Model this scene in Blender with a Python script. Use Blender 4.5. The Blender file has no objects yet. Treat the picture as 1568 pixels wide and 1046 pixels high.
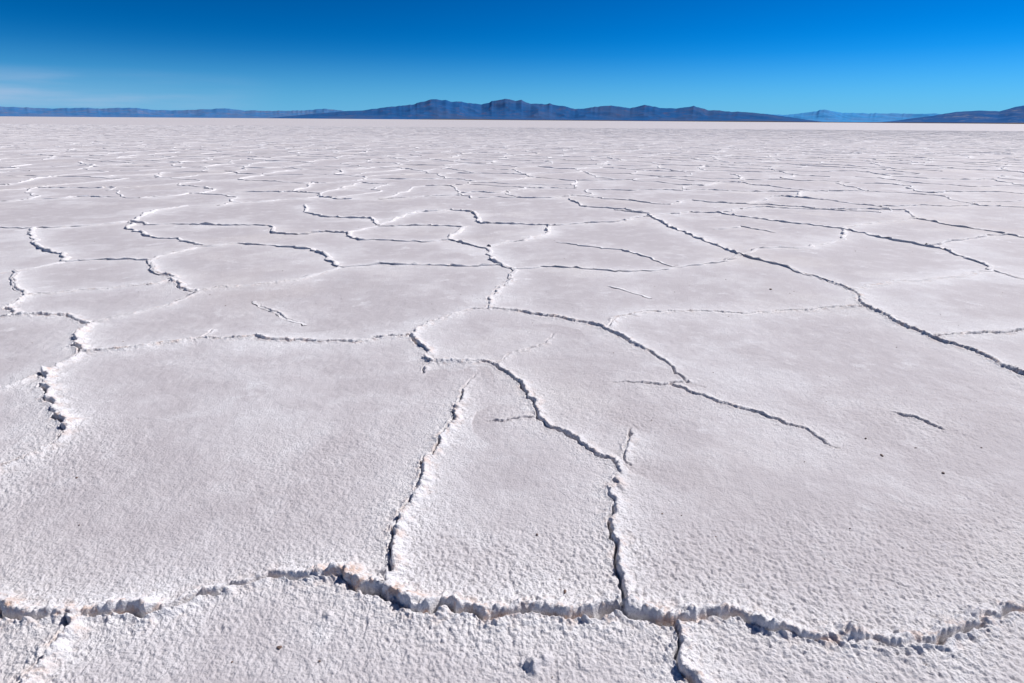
import bpy, math, random
import numpy as np
from mathutils import Matrix, Vector
from mathutils.geometry import delaunay_2d_cdt
import time
T0=time.time()
random.seed(4); rng=np.random.default_rng(7)
scene=bpy.context.scene
# ------------------------------------------------------------------ camera
CAM_H=1.6; F=871.0; PITCH=math.atan(339/871.0); ROLL=math.radians(0.42)
cam_d=bpy.data.cameras.new("camera"); cam=bpy.data.objects.new("camera",cam_d)
scene.collection.objects.link(cam)
cam_d.sensor_width=36; cam_d.lens=20.0; cam_d.clip_start=0.05; cam_d.clip_end=200000
R=Matrix.Rotation(math.pi/2-PITCH,4,'X')@Matrix.Rotation(ROLL,4,'Z')
cam.matrix_world=Matrix.Translation((0,0,CAM_H))@R
scene.camera=cam
R3=np.array(R.to_3x3())
def ray(x,y):
    return R3@np.array([(x-784)/F,-(y-523)/F,-1.0])
def gnd(p):            # surveyed point -> metres on the ground plane
    d=ray(*p); k=-CAM_H/d[2]; return (d[0]*k,d[1]*k)
# ------------------------------------------------------------------ sun
AZ=math.radians(58); EL=math.radians(46)
SUN=np.array([math.sin(AZ)*math.cos(EL),math.cos(AZ)*math.cos(EL),math.sin(EL)])
sl=bpy.data.lights.new("sun","SUN"); so=bpy.data.objects.new("sun",sl); scene.collection.objects.link(so)
sl.energy=5.0; sl.angle=math.radians(0.5); sl.color=(1.0,0.955,0.925)
so.rotation_euler=Vector(SUN).to_track_quat('Z','Y').to_euler(); so.location=(20,20,30)
SX,SY=math.sin(AZ),math.cos(AZ)
# ------------------------------------------------------------------ noise
TAB=rng.random((1024,1024)).astype(np.float32)
def vnoise(x,y,f,seed=0):
    x=np.asarray(x)*f+seed*37.3+500.; y=np.asarray(y)*f+seed*91.7+300.
    xi=np.floor(x); yi=np.floor(y); fx=(x-xi).astype(np.float32); fy=(y-yi).astype(np.float32)
    xi=xi.astype(np.int32)&1023; yi=yi.astype(np.int32)&1023
    fx=fx*fx*(3-2*fx); fy=fy*fy*(3-2*fy); x1=(xi+1)&1023; y1=(yi+1)&1023
    a=TAB[yi,xi]; b=TAB[yi,x1]; c=TAB[y1,xi]; d=TAB[y1,x1]
    return (a+(b-a)*fx)*(1-fy)+(c+(d-c)*fx)*fy
# ------------------------------------------------------------------ crack network
MAINP=[(-60,938,1.5),(0,942,1.9),(60,948,1.8),(100,950,1.2),(150,945,1.3),(200,945,2.0),(260,938,1.6),(310,925,1.3),(350,912,.9),(385,900,.8),(415,888,.8),(450,882,.8),(490,878,1.6),(540,884,2.2),(580,895,2.3),(610,910,2.3),(650,922,2.0),(690,925,1.6),(730,932,1.5),(780,938,1.6),(840,945,1.4),(900,950,1.7),(945,948,2.2),(975,938,2.3),(1010,943,2.4),(1050,955,2.0),(1090,945,1.3),(1140,942,1.4),(1190,955,1.5),(1240,958,1.2),(1290,968,1.5),(1340,965,.9),(1400,970,1.4),(1450,968,1.4),(1510,960,1.1),(1568,950,1.0),(1660,938,1.0)]
TR=[ # strength, taper(start,end), points
([q[2] for q in MAINP],0,0,[q[:2] for q in MAINP]),
(1.1,0,0,[(105,952),(100,975),(85,1005),(65,1030),(50,1070)]),
(1.6,0,0,[(1050,955),(1060,985),(1058,1010),(1068,1046),(1075,1085)]),
(1.2,1,0,[(738,572),(720,595),(700,625),(688,650),(672,680),(655,710),(645,745),(628,775),(618,810),(605,850),(600,890)]),
(0.9,1,1,[(952,655),(962,690),(960,712)]),
(1.0,0,0,[(945,705),(943,740),(942,790),(952,830),(965,865),(978,900),(985,935)]),
(1.0,0,0,[(625,515),(645,530),(655,548),(700,552),(762,555),(780,575),(800,598),(815,620),(820,645),(855,660),(885,678),(905,692),(935,702),(945,708)]),
(0.4,0,1,[(820,645),(785,648),(745,650)]),
(0.4,0,1,[(655,548),(650,572)]),
(1.05,0,0,[(135,541),(200,534),(250,527),(300,521),(350,518),(395,515),(440,521),(490,524),(540,523),(590,519),(625,515)]),
(0.7,0,0,[(625,515),(655,497),(690,483),(720,475),(752,472)]),
(0.4,0,1,[(300,521),(325,502)]),
(1.0,0,1,[(752,472),(800,478),(850,486),(900,497),(930,505),(960,525),(1000,545),(1025,562),(1048,588)]),
(1.1,0,0,[(752,472),(755,460),(772,440),(785,415),(765,405),(755,390),(745,380),(715,373),(692,367),(705,355),(708,347)]),
(0.95,0,0,[(765,405),(700,407),(640,406),(580,404),(518,410)]),
(0.95,0,0,[(518,410),(505,397),(490,383),(440,379),(400,376),(365,374)]),
(0.85,0,0,[(518,410),(480,422),(430,433),(370,440),(330,441),(305,447)]),
(1.4,0,0,[(305,447),(285,445),(270,432),(268,425),(240,420),(235,408),(233,398)]),
(0.9,0,0,[(233,398),(200,395),(150,398),(105,402),(98,388),(60,382),(52,370),(50,350)]),
(0.7,0,0,[(233,398),(270,390),(310,380),(365,374)]),
(0.75,0,0,[(305,447),(260,467),(210,480),(160,490),(135,497)]),
(1.2,0,0,[(135,497),(120,490),(100,484),(60,484),(15,487),(-60,490)]),
(1.5,0,0,[(135,497),(125,510),(122,525),(132,541)]),
(0.8,0,0,[(135,541),(115,555),(75,568)]),
(1.6,0,0,[(75,568),(78,590),(85,615),(85,635),(98,660)]),
(0.9,0,0,[(98,660),(95,672),(60,690),(30,708),(-30,735)]),
(0.7,0,0,[(75,568),(40,582),(0,598),(-60,612)]),
(1.0,0,0,[(15,487),(20,470),(48,450),(25,442),(28,425),(25,415),(-20,422)]),
(0.8,0,0,[(48,450),(130,443),(200,440),(240,437),(268,428)]),
(0.7,0,0,[(25,415),(60,410),(105,402)]),
(0.8,0,0,[(785,412),(830,408),(880,408),(940,413),(1000,414),(1060,406),(1120,397),(1135,393)]),
(1.2,0,0,[(993,330),(1030,350),(1080,370),(1130,390),(1190,405),(1240,422),(1290,438),(1315,448),(1325,470),(1370,492),(1420,512),(1470,532),(1520,555),(1568,578),(1660,618)]),
(0.95,0,0,[(1315,445),(1350,437),(1390,430),(1430,427),(1475,428),(1515,412),(1500,402),(1460,385),(1420,377),(1370,368),(1320,357),(1285,350),(1200,340),(1150,332),(1100,326),(1060,325),(993,330)]),
(0.95,0,0,[(1325,472),(1270,473),(1200,475),(1140,479),(1080,480),(1020,478),(975,480),(940,490),(930,502)]),
(0.9,0,0,[(1445,515),(1500,514),(1568,511),(1660,506)]),
(0.9,0,0,[(1515,415),(1568,430),(1660,452)]),
(0.8,1,1,[(930,588),(980,590),(1030,593),(1070,607),(1120,622),(1170,637),(1220,652),(1260,672),(1298,692)]),
(0.6,0,0,[(1030,593),(1048,585)]),
(0.5,1,1,[(1365,632),(1400,642),(1448,656)]),
(0.5,1,1,[(395,462),(410,475),(440,485),(468,496)]),
(0.5,0,1,[(762,555),(800,542),(830,530),(850,513)]),
(0.5,1,1,[(855,372),(900,378),(950,383),(1000,395),(1035,407)]),
(0.3,1,1,[(935,438),(960,446),(990,457)]),
(0.6,0,0,[(1135,390),(1170,380),(1230,380),(1290,368),(1290,352)]),
(0.9,0,0,[(692,367),(650,371),(600,368),(555,368),(540,357),(500,355),(450,360),(420,357),(415,347),(350,345),(330,345),(270,343),(220,345),(205,338)]),
(0.7,0,0,[(365,374),(320,378),(280,370),(230,362),(195,350),(205,338),(240,322),(290,315)]),
(0.9,0,0,[(745,376),(800,368),(838,360),(840,345),(780,343),(735,343),(728,325),(690,322),(640,325),(610,335),(578,345),(575,335),(500,332),(470,325),(465,315)]),
(0.7,0,0,[(840,345),(900,342),(950,340),(993,332)]),
(0.8,0,0,[(993,328),(950,320),(890,315),(870,305)]),
(0.7,0,0,[(708,347),(660,345),(578,346),(540,357)]),
(0.8,0,0,[(205,338),(150,345),(50,350),(-50,345)]),
(0.8,0,0,[(1285,350),(1340,343),(1400,335),(1385,322),(1330,320),(1250,322),(1170,317),(1100,326)]),
(0.8,0,0,[(1400,335),(1450,345),(1500,352),(1568,365),(1650,378)]),
(0.7,0,0,[(1420,377),(1470,368),(1530,360)]),
(0.5,1,1,[(1095,352),(1140,347),(1190,355)]),
(0.7,0,0,[(995,328),(940,322)]),
]
def warp(P,a):
    P=np.asarray(P,dtype=np.float64); x,y=P[:,0],P[:,1]
    dx=(vnoise(x,y,2.2,1)-.5)*0.08*a+(vnoise(x,y,7,2)-.5)*0.055*a+(vnoise(x,y,18,3)-.5)*0.04*a
    dy=(vnoise(x,y,2.2,4)-.5)*0.08*a+(vnoise(x,y,7,5)-.5)*0.055*a+(vnoise(x,y,18,6)-.5)*0.04*a
    return np.stack([x+dx,y+dy],1)
def resample(P,step):
    P=np.asarray(P,dtype=np.float64); seg=np.hypot(*(P[1:]-P[:-1]).T); c=np.concatenate([[0],np.cumsum(seg)])
    n=max(2,int(c[-1]/step)+1); s=np.linspace(0,c[-1],n)
    return np.stack([np.interp(s,c,P[:,0]),np.interp(s,c,P[:,1])],1), s, c
LINES=[]  # (points Nx2, strength N)
for st,t0,t1,pts in TR:
    G=[gnd(p) for p in pts]
    my=sum(g[1] for g in G)/len(G)
    P,s,c=resample(G,0.03 if my<4 else 0.06); L=c[-1]
    S=np.interp(s,c,st) if isinstance(st,list) else np.full(len(s),0.25+0.75*st)
    if t0: S*=np.clip(s/(0.35*L),0.0,1)**0.6
    if t1: S*=np.clip((L-s)/(0.35*L),0.0,1)**0.6
    S*=0.74+0.5*vnoise(P[:,0],P[:,1],2.3,11)
    LINES.append((warp(P,1.0 if my<6 else 1.3),S,True))
# voronoi plates elsewhere
YV=10.9; sp=1.85; pts=[]
for j in range(int(150/sp)):
    y=-4+j*sp*1.02; w=1.15*abs(y)+9
    n=int(2*w/sp)
    for i in range(n):
        pts.append(Vector((-w+(i+.5*(j%2))*sp+random.uniform(-.46,.46)*sp*1.35, y+random.uniform(-.46,.46)*sp*1.35)))
res=delaunay_2d_cdt(pts,[],[],0,1e-5)
V=np.array([tuple(v) for v in res[0]]); TRI=[f for f in res[2] if len(f)==3]
TA=np.array(TRI); A,B,C=V[TA[:,0]],V[TA[:,1]],V[TA[:,2]]
D2=2*(A[:,0]*(B[:,1]-C[:,1])+B[:,0]*(C[:,1]-A[:,1])+C[:,0]*(A[:,1]-B[:,1]))
a2,b2,c2=(A**2).sum(1),(B**2).sum(1),(C**2).sum(1)
CC=np.stack([(a2*(B[:,1]-C[:,1])+b2*(C[:,1]-A[:,1])+c2*(A[:,1]-B[:,1]))/D2,(a2*(C[:,0]-B[:,0])+b2*(A[:,0]-C[:,0])+c2*(B[:,0]-A[:,0]))/D2],1)
em={}
for i,t in enumerate(TRI):
    for k in range(3):
        e=(min(t[k],t[(k+1)%3]),max(t[k],t[(k+1)%3])); em.setdefault(e,[]).append(i)
def bigwarp(P):
    x,y=P[:,0],P[:,1]
    return np.stack([x+(vnoise(x,y,0.9,21)-.5)*0.7+(vnoise(x,y,2.6,23)-.5)*0.26,y+(vnoise(x,y,0.9,22)-.5)*0.7+(vnoise(x,y,2.6,24)-.5)*0.26],1)
nv=0
for e,l in em.items():
    if len(l)!=2: continue
    p,q=CC[l[0]],CC[l[1]]; L=math.hypot(*(p-q))
    if L>4.5 or L<0.02: continue
    ymin=min(p[1],q[1]); m=(p+q)/2
    if ymin<YV and any(abs(z[0])<0.86*(z[1]+0.62)+0.45 for z in (p,m,q)): continue
    if ymin<-3.5 or m[1]>140: continue
    if random.random()<0.12: continue
    step=0.06 if m[1]<16 else (0.12 if m[1]<40 else 0.3)
    P,s,_=resample([p,q],step)
    S=np.full(len(s),random.uniform(0.3,1.05)); S*=0.5+0.9*vnoise(P[:,0],P[:,1],1.6,12)
    LINES.append((warp(bigwarp(P),1.3),S,False)); nv+=1
print("lines",len(LINES),"voronoi",nv,time.time()-T0)
# ------------------------------------------------------------------ ground grid
Y0=0.623
ys=[-6,-4,-2.5,-1.5,-.8,-.3,0.1,0.4,0.6,0.8,0.95]
y=1.05
while y<9: ys.append(y); y+=0.0022*y
while y<20: ys.append(y); y+=0.004*y
while y<150: ys.append(y); y+=0.012*y
while y<40000: ys.append(y); y*=1.12
ys=np.array(ys)
tin=np.linspace(-0.9,0.9,1501); e=0.9*np.exp(np.linspace(0,math.log(5.5),90))[1:]
ts=np.concatenate([-e[::-1],tin,e])
yy=np.maximum(ys,0.95)+Y0
GX=(yy[:,None]*ts[None,:]).astype(np.float64); GY=np.repeat(ys[:,None],len(ts),1)
NR,NC=GX.shape
dyr=np.gradient(ys)[:,None]
WX=GX+(vnoise(GX,GY,70,31)-.5)*0.008+(vnoise(GX,GY,24,33)-.5)*0.018
WY=GY+(vnoise(GX,GY,70,32)-.5)*0.008+(vnoise(GX,GY,24,34)-.5)*0.018
D=np.full((NR,NC),9.0,np.float32); S_=np.zeros((NR,NC),np.float32)
DG=np.full((NR,NC),9.0,np.float32); SG=np.zeros((NR,NC),np.float32)
def upd(ax,ay,bx,by,sa,sb,Rw,Dm,Sm,ox,oy):
    x0,x1=min(ax,bx)-Rw,max(ax,bx)+Rw; y0,y1=min(ay,by)-Rw,max(ay,by)+Rw
    j0,j1=np.searchsorted(ys,y0),np.searchsorted(ys,y1)
    if j1<=j0: return
    ya,yb=yy[j0],yy[j1-1]
    i0=np.searchsorted(ts,min(x0/ya,x0/yb)); i1=np.searchsorted(ts,max(x1/ya,x1/yb))
    if i1<=i0: return
    X=WX[j0:j1,i0:i1]+ox-ax; Yq=WY[j0:j1,i0:i1]+oy-ay
    dx,dy=bx-ax,by-ay
    t=np.clip((X*dx+Yq*dy)/(dx*dx+dy*dy+1e-12),0,1)
    d=np.hypot(X-t*dx,Yq-t*dy); m=d<Dm[j0:j1,i0:i1]
    Dm[j0:j1,i0:i1][m]=d[m]; Sm[j0:j1,i0:i1][m]=(sa+(sb-sa)*t)[m]
for P,S,_ in LINES:
    my=P[:,1].mean()
    if my>60: continue
    st=1 if my<8 else (3 if my<20 else 6)
    idx=list(range(0,len(P)-1,st))+[len(P)-1]
    for a,b in zip(idx[:-1],idx[1:]):
        upd(P[a,0],P[a,1],P[b,0],P[b,1],S[a],S[b],0.34 if my<8 else 0.5,D,S_,0,0)
        if my<9: 
            o=0.006+0.008*S[a]
            upd(P[a,0],P[a,1],P[b,0],P[b,1],S[a],S[b],0.09,DG,SG,o*SX,o*SY)
print("fields",time.time()-T0)
def sstep(a,b,x):
    t=np.clip((x-a)/(b-a),0,1); return t*t*(3-2*t)
K=sstep(5.0,7.5,GY)           # beyond this ridges are modelled as separate crust strips
Sc=S_; Sl=np.where(Sc>1.2,1.2+(Sc-1.2)*0.5,Sc)
lump=np.clip(0.42+0.50*vnoise(GX,GY,36,41)+0.45*vnoise(GX,GY,85,42)+0.6*(vnoise(GX,GY,8,40)-.3),0,2)
wc=np.maximum(0.014+0.010*Sl,1.1*dyr)
RID=Sl*0.017*lump*np.exp(-(D/wc)**2)*(1-K)
Z=RID.copy()
shoulder=np.exp(-D/0.09)*(D<0.5)
Z+=Sl*0.009*shoulder*(0.6+0.8*vnoise(GX,GY,12,43))
# crumbly salt rubble on both sides of the bigger ridges
band=np.clip(Sc-.6,0,1.1)*np.exp(-(D/0.060)**2)*(GY<6)
Z+=band*(0.010*(vnoise(GX,GY,52,46)-.4)+0.009*sstep(.5,.85,vnoise(GX,GY,34,47))+0.008*(vnoise(GX,GY,110,48)-.4))
wg=np.maximum(0.0046*SG+0.0045,1.05*dyr)
gam=(0.55+0.60*np.clip(SG,0,2.4))*(SG>0)*np.clip(SG*3,0,1)*np.clip(0.10+1.45*vnoise(GX,GY,6,44)+.5*(vnoise(GX,GY,26,45)-.5),0.05,1.4)
Z-=0.040*gam*np.exp(-(DG/wg)**2)*(1-K)
near=1-sstep(3.5,8,GY); vnear=1-sstep(1.8,4.5,GY)
Z+=(vnoise(GX,GY,0.7,51)-.5)*0.022+(vnoise(GX,GY,2.3,52)-.5)*0.010
Z+=near*((vnoise(GX,GY,16,53)-.5)*0.0030+(vnoise(GX,GY,35,54)-.5)*0.0022)
g=vnoise(GX,GY,75,55); g2=vnoise(GX,GY,140,56)
rough=0.20+0.55*sstep(.35,.7,vnoise(GX,GY,1.3,57))+0.7*np.exp(-D/0.12)+0.40*(1-sstep(1.3,2.4,GY))
pits=sstep(.62,.85,vnoise(GX,GY,60,58))
Z+=vnear*rough*((g-.5)*0.0050+(g2-.5)*0.0046-pits*0.0022)
Z*=(1-sstep(40,150,GY))
# loose salt chunks
for (px,py,r,h) in [(818,1022,.024,.024),(832,1012,.02,.018),(1312,972,.03,.028),(1300,966,.025,.020),(1357,1006,.018,.014),(1110,940,.03,.024),(1060,942,.03,.02),(975,935,.035,.026),(985,915,.025,.018),(890,1020,.025,.010),(505,950,.025,.008),(600,888,.035,.016),(1175,962,.025,.02),(1490,945,.035,.016)]:
    x,y=gnd((px,py)); d=np.hypot(WX-x,WY-y); c=h*np.exp(-(d/r)**2)*(0.3+.8*vnoise(GX,GY,45,61)+.5*vnoise(GX,GY,95,62)); Z+=c
crust=np.where(D<0.5,np.exp(-D/0.13)*np.clip(Sc,0,1.3),0)+0.0
crest=np.exp(-(D/0.05)**2)*np.clip(Sc-.35,0,1.5)/1.1
# the crust lips lean out over the crack (thrust edges)
lean_=0.75*RID*(GY<7)
verts=np.stack([GX-SX*lean_,GY-SY*lean_,Z],2).reshape(-1,3)
ii=np.arange(NR*NC).reshape(NR,NC)
quads=np.stack([ii[:-1,:-1],ii[:-1,1:],ii[1:,1:],ii[1:,:-1]],2).reshape(-1,4)
Vs=[verts]; Qs=[quads]; CR=[crust.reshape(-1)]; CT=[crest.reshape(-1)]; off=len(verts)
# ------------------------------------------------------------------ crust strips (far ridges)
offs=np.array([-.045,-.028,-.019,-.004,.02,.07]); hts=np.array([-.03,.004,.020,.025,.015,-.03]); lean=np.array([0,0,1,.8,0.2,0])
for P,S,traced in LINES:
    if P[:,1].max()<5.0: continue
    T=np.gradient(P,axis=0); T/=np.hypot(T[:,0],T[:,1])[:,None]+1e-9
    N=np.stack([-T[:,1],T[:,0]],1)
    if (N[:,0]*SX+N[:,1]*SY).mean()<0: N=-N
    k=sstep(5.0,7.5,P[:,1]); n=len(P)
    jit=rng.random((n,6))
    v=(0.40+0.95*rng.random(n)) if traced else (0.30+1.05*rng.random(n))
    v=v*(0.50+1.0*vnoise(P[:,0],P[:,1],1.7,71))
    Sv=np.clip(S*v,0,1.4)*k*(1-.65*sstep(12,55,P[:,1]))
    wv=(0.55+0.5*np.clip(S,0,1.5))[:,None]
    X=P[:,0:1]+N[:,0:1]*offs*wv+(jit-.5)*0.02-SX*lean*0.018
    Yp=P[:,1:2]+N[:,1:2]*offs*wv+(rng.random((n,6))-.5)*0.02-SY*lean*0.018
    Zp=np.where(hts>0,hts*Sv[:,None]*(0.6+0.8*jit),-0.03)
    fade=(1-sstep(40,150,P[:,1]))[:,None]
    Zp=Zp+((vnoise(X,Yp,0.7,51)-.5)*0.022+(vnoise(X,Yp,2.3,52)-.5)*0.010)*fade
    Zp[:,1:5]+=0.004
    Vs.append(np.stack([X,Yp,Zp],2).reshape(-1,3))
    q=np.arange(n*6).reshape(n,6)+off
    a=np.stack([q[:-1,:-1],q[:-1,1:],q[1:,1:],q[1:,:-1]],2).reshape(-1,4)
    if (N[0,0]*T[0,1]-N[0,1]*T[0,0])<0: a=a[:,::-1]
    Qs.append(a); off+=n*6
    CR.append(np.full(n*6,.95)); CT.append(np.repeat(np.clip(S,0,1.4)*0.25,6))
verts=np.concatenate(Vs).astype(np.float32); quads=np.concatenate(Qs).astype(np.int32)
me=bpy.data.meshes.new("salt_flat_ground")
def fill(me,verts,quads):
    me.vertices.add(len(verts)); me.vertices.foreach_set("co",verts.reshape(-1))
    me.loops.add(quads.size); me.loops.foreach_set("vertex_index",quads.reshape(-1))
    me.polygons.add(len(quads)); me.polygons.foreach_set("loop_start",np.arange(0,quads.size,4,dtype=np.int32))
    me.polygons.foreach_set("use_smooth",np.ones(len(quads),dtype=bool))
    me.update(calc_edges=True)
fill(me,verts,quads)
for nm,arr in (("crust",CR),("crest",CT)):
    at=me.attributes.new(nm,'FLOAT','POINT'); at.data.foreach_set("value",np.concatenate(arr).astype(np.float32))
ground=bpy.data.objects.new("salt_flat_ground",me); scene.collection.objects.link(ground)
print("ground",len(verts),time.time()-T0)
# ------------------------------------------------------------------ node helper
class NT:
    def __init__(s,tree): s.t=tree; s.n=tree.nodes; s.l=tree.links
    def new(s,typ,**kw):
        nd=s.n.new(typ)
        for k,v in kw.items(): setattr(nd,k,v)
        return nd
    def put(s,sock,v):
        if isinstance(v,bpy.types.NodeSocket): s.l.new(v,sock)
        else: sock.default_value=v
    def math(s,op,a,b=0.0,clamp=False):
        nd=s.new('ShaderNodeMath',operation=op,use_clamp=clamp); s.put(nd.inputs[0],a); s.put(nd.inputs[1],b); return nd.outputs[0]
    def mix(s,f,a,b,bt='MIX'):
        nd=s.new('ShaderNodeMix',data_type='RGBA',blend_type=bt); s.put(nd.inputs[0],f); s.put(nd.inputs[6],a); s.put(nd.inputs[7],b); return nd.outputs[2]
    def noise(s,vec,scale,detail=2,rough=.5):
        nd=s.new('ShaderNodeTexNoise'); s.put(nd.inputs['Vector'],vec); nd.inputs['Scale'].default_value=scale; nd.inputs['Detail'].default_value=detail; nd.inputs['Roughness'].default_value=rough; return nd.outputs[0]
    def ramp(s,v,a,b,c=0.,d=1.):
        nd=s.new('ShaderNodeMapRange'); nd.interpolation_type='SMOOTHSTEP'; s.put(nd.inputs[0],v)
        for i,x in zip((1,2,3,4),(a,b,c,d)): nd.inputs[i].default_value=x
        return nd.outputs[0]
def mat(name):
    m=bpy.data.materials.new(name); m.use_nodes=True; t=NT(m.node_tree); b=t.n['Principled BSDF']; return m,t,b
m,t,b=mat("salt_crust")
co=t.new('ShaderNodeTexCoord').outputs['Object']
cr=t.new('ShaderNodeAttribute',attribute_name="crust").outputs['Fac']
ct=t.new('ShaderNodeAttribute',attribute_name="crest").outputs['Fac']
n_big=t.noise(co,0.9,4,.6); n_mid=t.noise(co,5,4,.6); n_fine=t.noise(co,60,3,.6)
f=t.math('ADD',t.math('MULTIPLY',cr,1.0),t.math('MULTIPLY',t.ramp(n_mid,.45,.72),.30))
f=t.math('ADD',f,t.ramp(n_big,.47,.66,0,.5))
n_patch=t.noise(co,2.6,5,.65)
f=t.math('ADD',f,t.ramp(n_patch,.60,.70,0,.55))
f=t.math('MINIMUM',f,1.0)
base=t.mix(f,(.525,.495,.51,1),(.82,.81,.825,1))
base=t.mix(t.ramp(t.noise(co,.45,3,.6),.5,.7,0,.35),base,(.57,.51,.48,1))
base=t.mix(t.ramp(n_fine,.35,.6,.25,0),base,(.50,.47,.48,1))
n_d=t.noise(co,14,4,.7)
dust=t.math('MULTIPLY',t.ramp(n_d,.47,.66),t.math('MULTIPLY',ct,.75),True)
base=t.mix(dust,base,(.68,.50,.41,1))
t.put(b.inputs['Base Color'],base)
b.inputs['Roughness'].default_value=.75; b.inputs['Specular IOR Level'].default_value=.25
vor=t.new('ShaderNodeTexVoronoi'); vor.inputs['Scale'].default_value=110; t.l.new(co,vor.inputs['Vector'])
h=t.math('ADD',t.math('MULTIPLY',t.noise(co,150,3,.7),.008),t.math('MULTIPLY',t.noise(co,40,2,.6),.004))
h=t.math('SUBTRACT',h,t.math('MULTIPLY',vor.outputs['Distance'],.0028))
bp=t.new('ShaderNodeBump'); t.put(bp.inputs['Strength'],t.ramp(f,0,1,.55,.95)); bp.inputs['Distance'].default_value=1.0
t.l.new(h,bp.inputs['Height']); t.l.new(bp.outputs[0],b.inputs['Normal'])
me.materials.append(m)
# ------------------------------------------------------------------ specks of dark grit
def pebbles():
    import bmesh
    bm=bmesh.new(); L=[]
    for p,r in [((1350,698),.007),((1325,672),.006),((1402,686),.005),((1444,724),.006),((428,995),.007),((865,912),.008),((822,822),.006),((1180,443),.011),((917,905),.004),((118,733),.005),((490,1016),.004),((1355,1003),.009)]:
        x,y=gnd(p); L.append((x,y,r))
    for i in range(120):
        y=1.2+8*random.random()**1.5; L.append((random.uniform(-.95,.95)*(y+.7),y,random.uniform(.0012,.003)*(1+y*.12)))
    for x,y,r in L:
        z=float((vnoise(np.array([x]),np.array([y]),0.7,51)[0]-.5)*0.022+(vnoise(np.array([x]),np.array([y]),2.3,52)[0]-.5)*0.010)
        ret=bmesh.ops.create_icosphere(bm,subdivisions=2,radius=r)
        sx,sy,sz=random.uniform(.8,1.3),random.uniform(.7,1.2),random.uniform(.5,.8); o=random.random()*9
        for v in ret['verts']:
            c=v.co; k=1+.25*math.sin(c.x/r*3+o)+.2*math.cos(c.y/r*4+o*2)
            v.co=Vector((c.x*sx*k+x,c.y*sy*k+y,c.z*sz*k+z+r*.35))
    pm=bpy.data.meshes.new("pebbles"); bm.to_mesh(pm); bm.free()
    mm,tt,bb=mat("dark_grit"); c2=tt.new('ShaderNodeTexCoord').outputs['Object']
    tt.put(bb.inputs['Base Color'],tt.mix(tt.noise(c2,9,2),(.10,.06,.05,1),(.28,.20,.16,1))); bb.inputs['Roughness'].default_value=.9
    pm.materials.append(mm); ob=bpy.data.objects.new("pebbles",pm); scene.collection.objects.link(ob)
pebbles()
# ------------------------------------------------------------------ mountains
def angs(p):
    d=ray(*p); return math.atan2(d[0],d[1]), math.atan2(d[2],math.hypot(d[0],d[1]))
def mountain(name,prof,R0,depth,cols,seed,n_az=900,n_d=70,rug=1.0):
    an=[angs(p) for p in prof]; az=np.array([a for a,_ in an]); elv=np.array([e for _,e in an])
    a=np.linspace(az[0],az[-1],n_az); H=np.maximum(np.interp(a,az,elv),0)*R0
    arc=a*R0/1000.
    jag=1-np.abs(2*vnoise(arc,arc*0,1.6,seed)-1); jag2=1-np.abs(2*vnoise(arc,arc*0,4.1,seed+1)-1)
    H=H*(1+rug*0.06*(jag-.5)+rug*0.05*(jag2-.5)+rug*0.04*(vnoise(arc,arc*0,9,seed+1)-.5))+CAM_H
    s=np.linspace(-1,1,n_d)
    A_,S2=np.meshgrid(a,s)
    wob=(vnoise(A_*R0/1000,S2*2,.55,seed+2)-.5)*.45*(1-np.abs(S2))
    r=R0+depth*(S2+wob)
    x=r*np.sin(A_); y=r*np.cos(A_)
    f=np.clip(1-np.abs(S2),0,1)**1.0
    xx,yk=x/1000,y/1000
    rid=1-np.abs(2*vnoise(xx,yk,.6,seed+3)-1); rid2=1-np.abs(2*vnoise(xx,yk,1.7,seed+4)-1); rid3=vnoise(xx,yk,5,seed+5)
    n=(.6*rid+.3*rid2+.1*rid3)
    z=H[None,:]*f*(1-(1-n)*0.95*(1-f**2)*rug)
    z=np.where(np.abs(S2)>.99,-5,z)
    vv=np.stack([x,y,z],2).reshape(-1,3).astype(np.float32); q=np.arange(vv.shape[0]).reshape(x.shape)
    qd=np.stack([q[:-1,:-1],q[:-1,1:],q[1:,1:],q[1:,:-1]],2).reshape(-1,4).astype(np.int32)
    mm=bpy.data.meshes.new(name); fill(mm,vv,qd)
    mt,tt,bb=mat(name+"_rock_haze")
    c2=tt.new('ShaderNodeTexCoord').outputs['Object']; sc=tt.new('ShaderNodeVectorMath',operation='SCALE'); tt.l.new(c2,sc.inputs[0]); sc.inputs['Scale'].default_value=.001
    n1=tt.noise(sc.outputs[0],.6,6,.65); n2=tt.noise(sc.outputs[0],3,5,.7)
    col=tt.mix(tt.ramp(n1,.42,.62),cols[0],cols[1]); col=tt.mix(tt.ramp(n2,.5,.75,0,.7),col,cols[2])  # blue haze of distance is painted into the rock colours; shore_hills have none
    tt.put(bb.inputs['Base Color'],col); bb.inputs['Roughness'].default_value=1; bb.inputs['Specular IOR Level'].default_value=0
    mm.materials.append(mt); ob=bpy.data.objects.new(name,mm); scene.collection.objects.link(ob)
mountain("mountain_range",[(380,184),(440,178),(480,174),(520,171),(555,169),(575,166.5),(590,164.5),(610,163),(630,160.5),(645,157),(668,151.5),(690,155.5),(702,155),(715,157),(737,159.5),(758,154),(776,151),(795,152.5),(812,157.5),(840,158.5),(862,162),(880,167.5),(905,164.5),(940,161.5),(965,165),(988,160.5),(1010,165.5),(1035,166.5),(1062,162.5),(1085,168),(1110,170),(1140,172),(1165,174),(1200,178),(1240,184),(1270,188)],26000,4200,[(.022,.105,.29,1),(.045,.11,.26,1),(.12,.11,.19,1)],100,1600)
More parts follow.
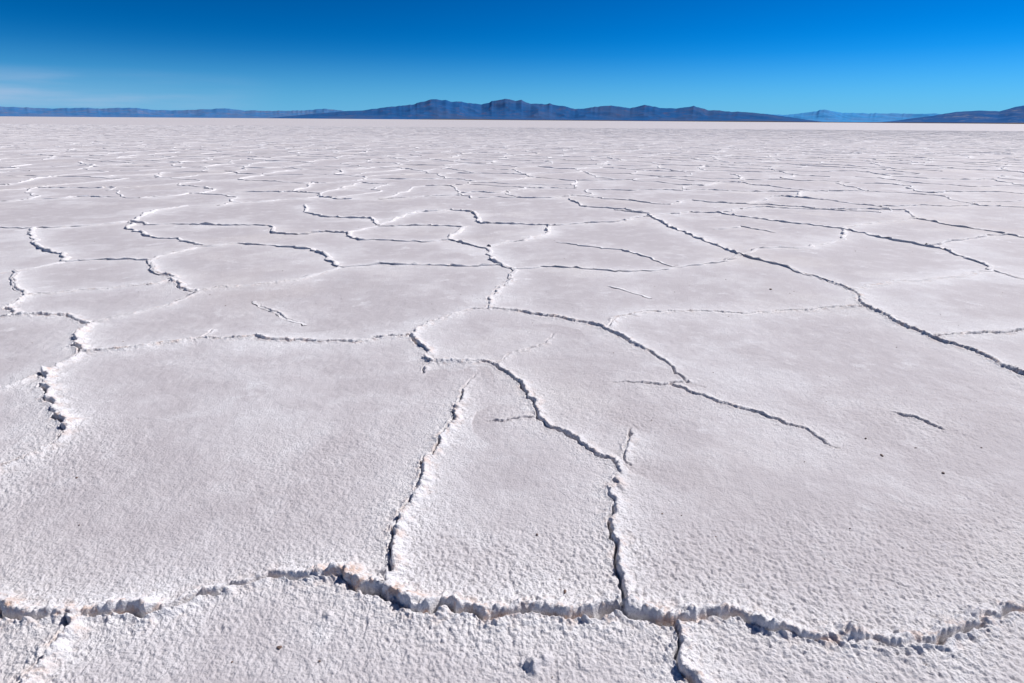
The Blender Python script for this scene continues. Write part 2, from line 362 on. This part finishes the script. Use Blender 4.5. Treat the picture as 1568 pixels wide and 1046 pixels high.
mountain("mountain_range",[(-700,150),(-300,158),(-100,160),(0,163),(40,164),(80,166),(110,165),(150,166),(200,165),(235,168),(265,169),(300,168),(345,166),(375,169),(420,170),(460,169),(495,166),(520,169),(560,171),(600,178),(640,184)],38000,5000,[(.05,.18,.41,1),(.09,.18,.36,1),(.21,.19,.29,1)],200,1600)
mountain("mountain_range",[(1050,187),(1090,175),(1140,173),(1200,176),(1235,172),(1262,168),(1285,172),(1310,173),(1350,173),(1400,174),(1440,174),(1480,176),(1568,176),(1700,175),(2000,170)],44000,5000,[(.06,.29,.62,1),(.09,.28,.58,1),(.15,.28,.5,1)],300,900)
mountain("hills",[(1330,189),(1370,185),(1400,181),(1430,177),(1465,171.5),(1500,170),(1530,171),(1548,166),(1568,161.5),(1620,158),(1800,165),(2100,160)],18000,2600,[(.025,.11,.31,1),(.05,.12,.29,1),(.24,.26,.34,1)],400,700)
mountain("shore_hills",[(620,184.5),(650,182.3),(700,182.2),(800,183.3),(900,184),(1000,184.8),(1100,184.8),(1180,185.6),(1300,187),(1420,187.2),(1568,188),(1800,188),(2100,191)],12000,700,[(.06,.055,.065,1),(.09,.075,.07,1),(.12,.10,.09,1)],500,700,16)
# ------------------------------------------------------------------ sky
w=bpy.data.worlds.new("World"); scene.world=w; w.use_nodes=True; t=NT(w.node_tree)
bg=t.n['Background']; sky=t.new('ShaderNodeTexSky',sky_type='NISHITA'); sky.sun_disc=False
sky.sun_elevation=EL; sky.sun_rotation=AZ; sky.altitude=3400; sky.air_density=1.0; sky.dust_density=0.1; sky.ozone_density=4.0
c=t.mix(1.0,sky.outputs[0],(.10,.10,.10,1),'MULTIPLY')
gm=t.new('ShaderNodeGamma'); t.l.new(c,gm.inputs[0]); gm.inputs[1].default_value=1.55
c=t.mix(1.0,gm.outputs[0],(3.2,7.6,9.8,1),'MULTIPLY')
hs=t.new('ShaderNodeHueSaturation'); hs.inputs['Saturation'].default_value=1.08; t.l.new(c,hs.inputs['Color'])
tc=t.new('ShaderNodeTexCoord').outputs['Generated']
sep=t.new('ShaderNodeSeparateXYZ'); t.l.new(tc,sep.inputs[0])
hz=t.math('MULTIPLY',t.math('POWER',t.ramp(sep.outputs[2],.14,-.02),1.6),.85)
skyc=t.mix(hz,hs.outputs[0],(1.5,4.6,8.0,1))
mp=t.new('ShaderNodeMapping'); t.l.new(tc,mp.inputs[0]); mp.inputs['Scale'].default_value=(2.2,2.2,22); mp.inputs['Rotation'].default_value=(0,math.radians(3),0)
cn=t.noise(mp.outputs[0],1.8,5,.5)
band=t.math('MULTIPLY',t.ramp(sep.outputs[2],.004,.02),t.ramp(sep.outputs[2],.066,.030))
left=t.ramp(sep.outputs[0],-.33,-.60)
cf=t.math('MULTIPLY',t.math('MULTIPLY',band,left),t.ramp(cn,.30,.70,.12,.7))
col=t.mix(cf,skyc,(4.6,5.6,7.6,1))
t.l.new(col,bg.inputs['Color']); bg.inputs['Strength'].default_value=0.10
scene.view_settings.view_transform='Standard'; scene.view_settings.look='None'; scene.view_settings.exposure=0
print("done",time.time()-T0)
